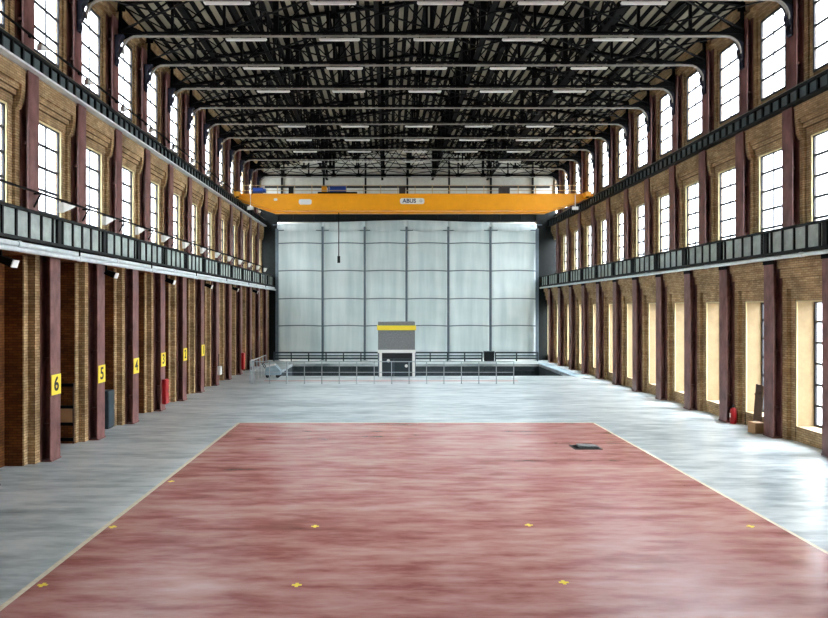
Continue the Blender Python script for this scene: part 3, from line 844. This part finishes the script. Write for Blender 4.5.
def hose_cabinet(k, z0, z1, label):
    c = empty('hose_cabinet', (-WL+0.02, YL0+BAY*k+CW*0.55, 0))
    mb = MB(); mb.box(0, 0.20, -0.24, 0.24, z0, z1); mb.obj('body', M['red'], c, 0.015)
    mb = MB(); mb.box(0.20, 0.215, -0.21, 0.21, z0+0.04, z1-0.04); d = mb.obj('door', M['red'], c)
    mb = MB(); mb.box(0.215, 0.24, 0.12, 0.16, (z0+z1)/2-0.08, (z0+z1)/2+0.08); mb.obj('handle', M['steel_grey'], d)
    tag(c, label, 'fire cabinet')
hose_cabinet(3, 0.35, 1.70, 'tall red fire cabinet fixed to the column numbered 3')
hose_cabinet(8, 0.40, 1.80, 'red fire cabinet on an unnumbered column near the pit')
for k, z, dy, lb in ((6, 0.75, 0.3, 'white junction box on the first unnumbered column past plate 1'), (9, 0.3, -0.2, 'white junction box low on a column close to the pit railing')):
    c = empty('junction_box', (-WL+0.02, YL0+BAY*k+CW/2, 0))
    mb = MB(); mb.box(0, 0.22, -0.26, 0.26, z, z+0.62); mb.obj('body', M['white'], c, 0.015)
    mb = MB(); mb.box(0.22, 0.235, -0.23, 0.23, z+0.04, z+0.58); mb.obj('cover', M['white'], c)
    mb = MB(); mb.tube([(0.06,0,z+0.62),(0.06,0,z+1.5)], 0.03, 8); mb.obj('conduit', M['steel_dark'], c)
    tag(c, lb, 'electrical box')

def extinguisher(x, y, label):
    e = empty('fire_extinguisher', (x, y, 0))
    mb = MB(); mb.lathe([(0.13,0),(0.15,0.03),(0.15,0.62),(0.12,0.72),(0.05,0.77)], n=20); mb.obj('body', M['red'], e)
    mb = MB(); mb.lathe([(0.045,0.77),(0.045,0.84),(0.03,0.86)], n=12); mb.box(-0.02,0.02,-0.16,0.04,0.86,0.89); mb.box(-0.02,0.02,-0.15,0.03,0.92,0.94); mb.obj('valve', M['black'], e)
    mb = MB(); mb.tube([(0,0.04,0.82),(0,0.16,0.78),(0,0.19,0.6),(0,0.17,0.3)], 0.02, 8); mb.obj('hose', M['black'], e)
    mb = MB(); mb.box(-0.155,-0.148,-0.06,0.06,0.3,0.5); mb.obj('label_patch', M['white'], e)
    tag(e, label, 'fire extinguisher')
extinguisher(WR+0.17, YR0+BAY*2-0.28, 'red fire extinguisher on the floor beside a low-window wall column')

b_ = empty('cardboard_box', (WR-0.02, YR0+BAY+CW+0.55, 0), 0.1)
mb = MB(); mb.box(-0.24,0.24,-0.26,0.26,0,0.46); mb.obj('carton', M['card'], b_)
for sx in (-1,1):
    mb = MB(); mb.box(sx*0.005, sx*0.24, -0.26, 0.26, 0.461, 0.47); mb.obj('flap', M['card'], b_)
mb = MB(); mb.box(-0.03,0.03,-0.262,0.262,0.470,0.473); mb.obj('tape', M['line'], b_)
tag(b_, 'tan cardboard box on the floor against a low-window wall column', 'box')

d_ = empty('timber_board', (WR+0.42, YR0+BAY+CW+1.35, 0))
mb = MB(); mb.bar((0,0,0.0),(0.16,0,2.05), 0.62, 0.05, up=(-1,0,0.1)); mb.obj('panel', M['wood'], d_)
for z in (0.35, 1.6):
    mb = MB(); mb.bar((-0.045+0.078*z,-0.29,z),(-0.045+0.078*z,0.29,z), 0.05, 0.09); mb.obj('batten', M['wood'], d_)
tag(d_, 'dark timber panel leaning on a window sill of the low-window wall', 'board')

# timber gate standing in the recess before column 5, dark cabinet in the one before column 4
g_ = empty('timber_gate', (-WL-0.98, YL0+BAY+CW-BAY+2.52, 0))
for z in (0.12, 0.75, 1.45, 2.35):
    mb = MB(); mb.box(-0.30,0.30,-0.03,0.03,z,z+0.13); mb.obj('rail', M['steel_black'], g_)
for x in (-0.28,0.28):
    mb = MB(); mb.box(x-0.03,x+0.03,0.03,0.08,0,2.5); mb.obj('upright', M['wood'], g_)
mb = MB(); mb.box(-0.24,0.24,0.03,0.06,0.88,1.45); mb.obj('notice_board', M['card'], g_)
tag(g_, 'narrow dark timber gate in the recess between columns 6 and 5', 'gate')
k_ = empty('recess_cabinet', (-WL-0.92, YL0+BAY*2-1.05, 0))
mb = MB(); mb.box(-0.32,0.32,-0.35,0.35,0.05,1.75); mb.obj('body', M['teal'], k_, 0.02)
mb = MB(); mb.box(0.32,0.335,-0.31,0.31,0.1,1.7); dd = mb.obj('door', M['teal'], k_)
mb = MB(); mb.box(0.335,0.36,0.2,0.24,0.85,1.05); mb.obj('handle', M['steel_grey'], dd)
mb = MB(); mb.box(-0.28,0.28,-0.3,0.3,0,0.05); mb.obj('plinth', M['black'], k_)
tag(k_, 'dark teal cabinet in the recess between columns 5 and 4', 'cabinet')

# iron hatch in the red floor
h_ = empty('floor_hatch', (7.95, 27.2, 0)); h_.scale = (0.95, 0.68, 1)
mb = MB(); mb.box(-0.58,0.58,-0.6,-0.52,0,0.03); mb.box(-0.58,0.58,0.52,0.6,0,0.03); mb.box(-0.58,-0.5,-0.52,0.52,0,0.03); mb.box(0.5,0.58,-0.52,0.52,0,0.03); mb.obj('frame', M['hatch'], h_)
mb = MB(); mb.box(-0.5,0.5,-0.52,0.52,0.0,0.012); mb.obj('cover', M['steel_black'], h_)
mb = MB(); mb.prism([(-0.3,0.02),(0.48,0.02),(0.48,0.06),(-0.3,0.10)], 'y', -0.1, 0.5); mb.obj('lid', M['block'], h_)
tag(h_, 'rusty iron hatch lying in the far corner of the red floor', 'hatch')

# yellow cross marks on the red floor
cm_ = None
for i, (x, y, lb) in enumerate(((-6.95,13.72,'yellow cross mark by the cream edge line, nearer the viewer'), (-7.0,17.35,'yellow cross mark by the cream edge line, second one out'),
        (-6.95,21.9,'faint yellow cross mark by the cream edge line, third one out'), (-1.82,13.72,'yellow cross mark in the nearer pair, toward the numbered-column wall'), (-1.84,17.40,'yellow cross mark in the farther pair, toward the numbered-column wall'),
        (3.6,13.85,'yellow cross mark in the nearer pair, toward the low-window wall'), (3.65,17.5,'yellow cross mark in the farther pair, toward the low-window wall'), (9.3,17.4,'yellow cross mark by the red floor edge facing the low windows'))):
    if cm_ is None:
        mb = MB(); mb.box(-0.10,0.10,-0.035,0.035,0.0,0.004); mb.box(-0.035,0.035,-0.10,0.10,0.0,0.0035)
        o = cm_ = mb.obj('floor_marker', M['yellow'])
    else:
        o = cm_.copy(); COL.objects.link(o)
    o.location = (x, y, 0.001); tag(o, lb, 'marker', 'yellow cross marks on the red floor')

# ------------------------------------------------------------------ outside: ground and a pale facade across the yard
mb = MB()
mb.box(xb, xb+60, -40, 140, -0.6, -0.3); mb.box(xa-60, xa, -40, 140, -0.6, -0.3)
tag(mb.obj('ground_outside', M['outside']), 'paved yard outside the windows', kind='structure')

# ------------------------------------------------------------------ sky and sun
w = bpy.data.worlds.new('World'); S.world = w; w.use_nodes = True
nt = w.node_tree; N, L = nt.nodes, nt.links
bg = N['Background']
tc = N.new('ShaderNodeTexCoord'); sep = N.new('ShaderNodeSeparateXYZ'); L.new(tc.outputs['Generated'], sep.inputs[0])
# overcast sky: three times brighter overhead than at the horizon
mr = N.new('ShaderNodeMapRange'); mr.inputs['From Min'].default_value = 0; mr.inputs['From Max'].default_value = 1
mr.inputs['To Min'].default_value = 0.24; mr.inputs['To Max'].default_value = 1.15
L.new(sep.outputs['Z'], mr.inputs['Value'])
# hazy glow around the hidden sun, high over the low-window side
vd = N.new('ShaderNodeVectorMath'); vd.operation = 'DOT_PRODUCT'; L.new(tc.outputs['Generated'], vd.inputs[0])
sd = Vector((0.80, 0.10, 0.60)).normalized(); vd.inputs[1].default_value = sd
mx_ = N.new('ShaderNodeMath'); mx_.operation = 'MAXIMUM'; mx_.inputs[1].default_value = 0; L.new(vd.outputs['Value'], mx_.inputs[0])
pw = N.new('ShaderNodeMath'); pw.operation = 'POWER'; pw.inputs[1].default_value = 5; L.new(mx_.outputs[0], pw.inputs[0])
ml = N.new('ShaderNodeMath'); ml.operation = 'MULTIPLY'; ml.inputs[1].default_value = 1.6; L.new(pw.outputs[0], ml.inputs[0])
ad = N.new('ShaderNodeMath'); ad.operation = 'ADD'; L.new(mr.outputs[0], ad.inputs[0]); L.new(ml.outputs[0], ad.inputs[1])
bg.inputs['Color'].default_value = (0.92, 0.96, 1.0, 1); L.new(ad.outputs[0], bg.inputs['Strength'])

# light portals over the rows of windows (they only guide the sampling of the sky)
def portal(s, u, z0, z1):
    l = bpy.data.lights.new('portal', 'AREA'); l.shape = 'RECTANGLE'; l.size = 74; l.size_y = z1-z0
    l.cycles.is_portal = True
    o = bpy.data.objects.new('daylight_portal', l); COL.objects.link(o)
    o.location = (s*u, 49.5, (z0+z1)/2)
    d = Vector((-s, 0, 0)); o.rotation_euler = d.to_track_quat('-Z', 'Z').to_euler()
for s, W in ((-1, WL), (1, WR)):
    portal(s, W+OUT+0.02, 15.3, 19.5); portal(s, W+OUT+0.02, 8.3, 13.0)
portal(1, WR+OUT+0.02, 0.5, 6.0)

# ------------------------------------------------------------------ camera and view
cd = bpy.data.cameras.new('camera'); cam = bpy.data.objects.new('camera', cd); COL.objects.link(cam)
cam.location = (0, 0, EYE); cam.rotation_euler = (PI/2, 0, 0)
cd.sensor_width = 36; cd.lens = 680/828*36
cd.shift_x = 27/828; cd.shift_y = -1.5/828
cd.clip_end = 500
S.camera = cam
S.view_settings.view_transform = 'Standard'; S.view_settings.look = 'None'; S.view_settings.gamma = 1
S.view_settings.use_curve_mapping = False
S.view_settings.exposure = 4.82
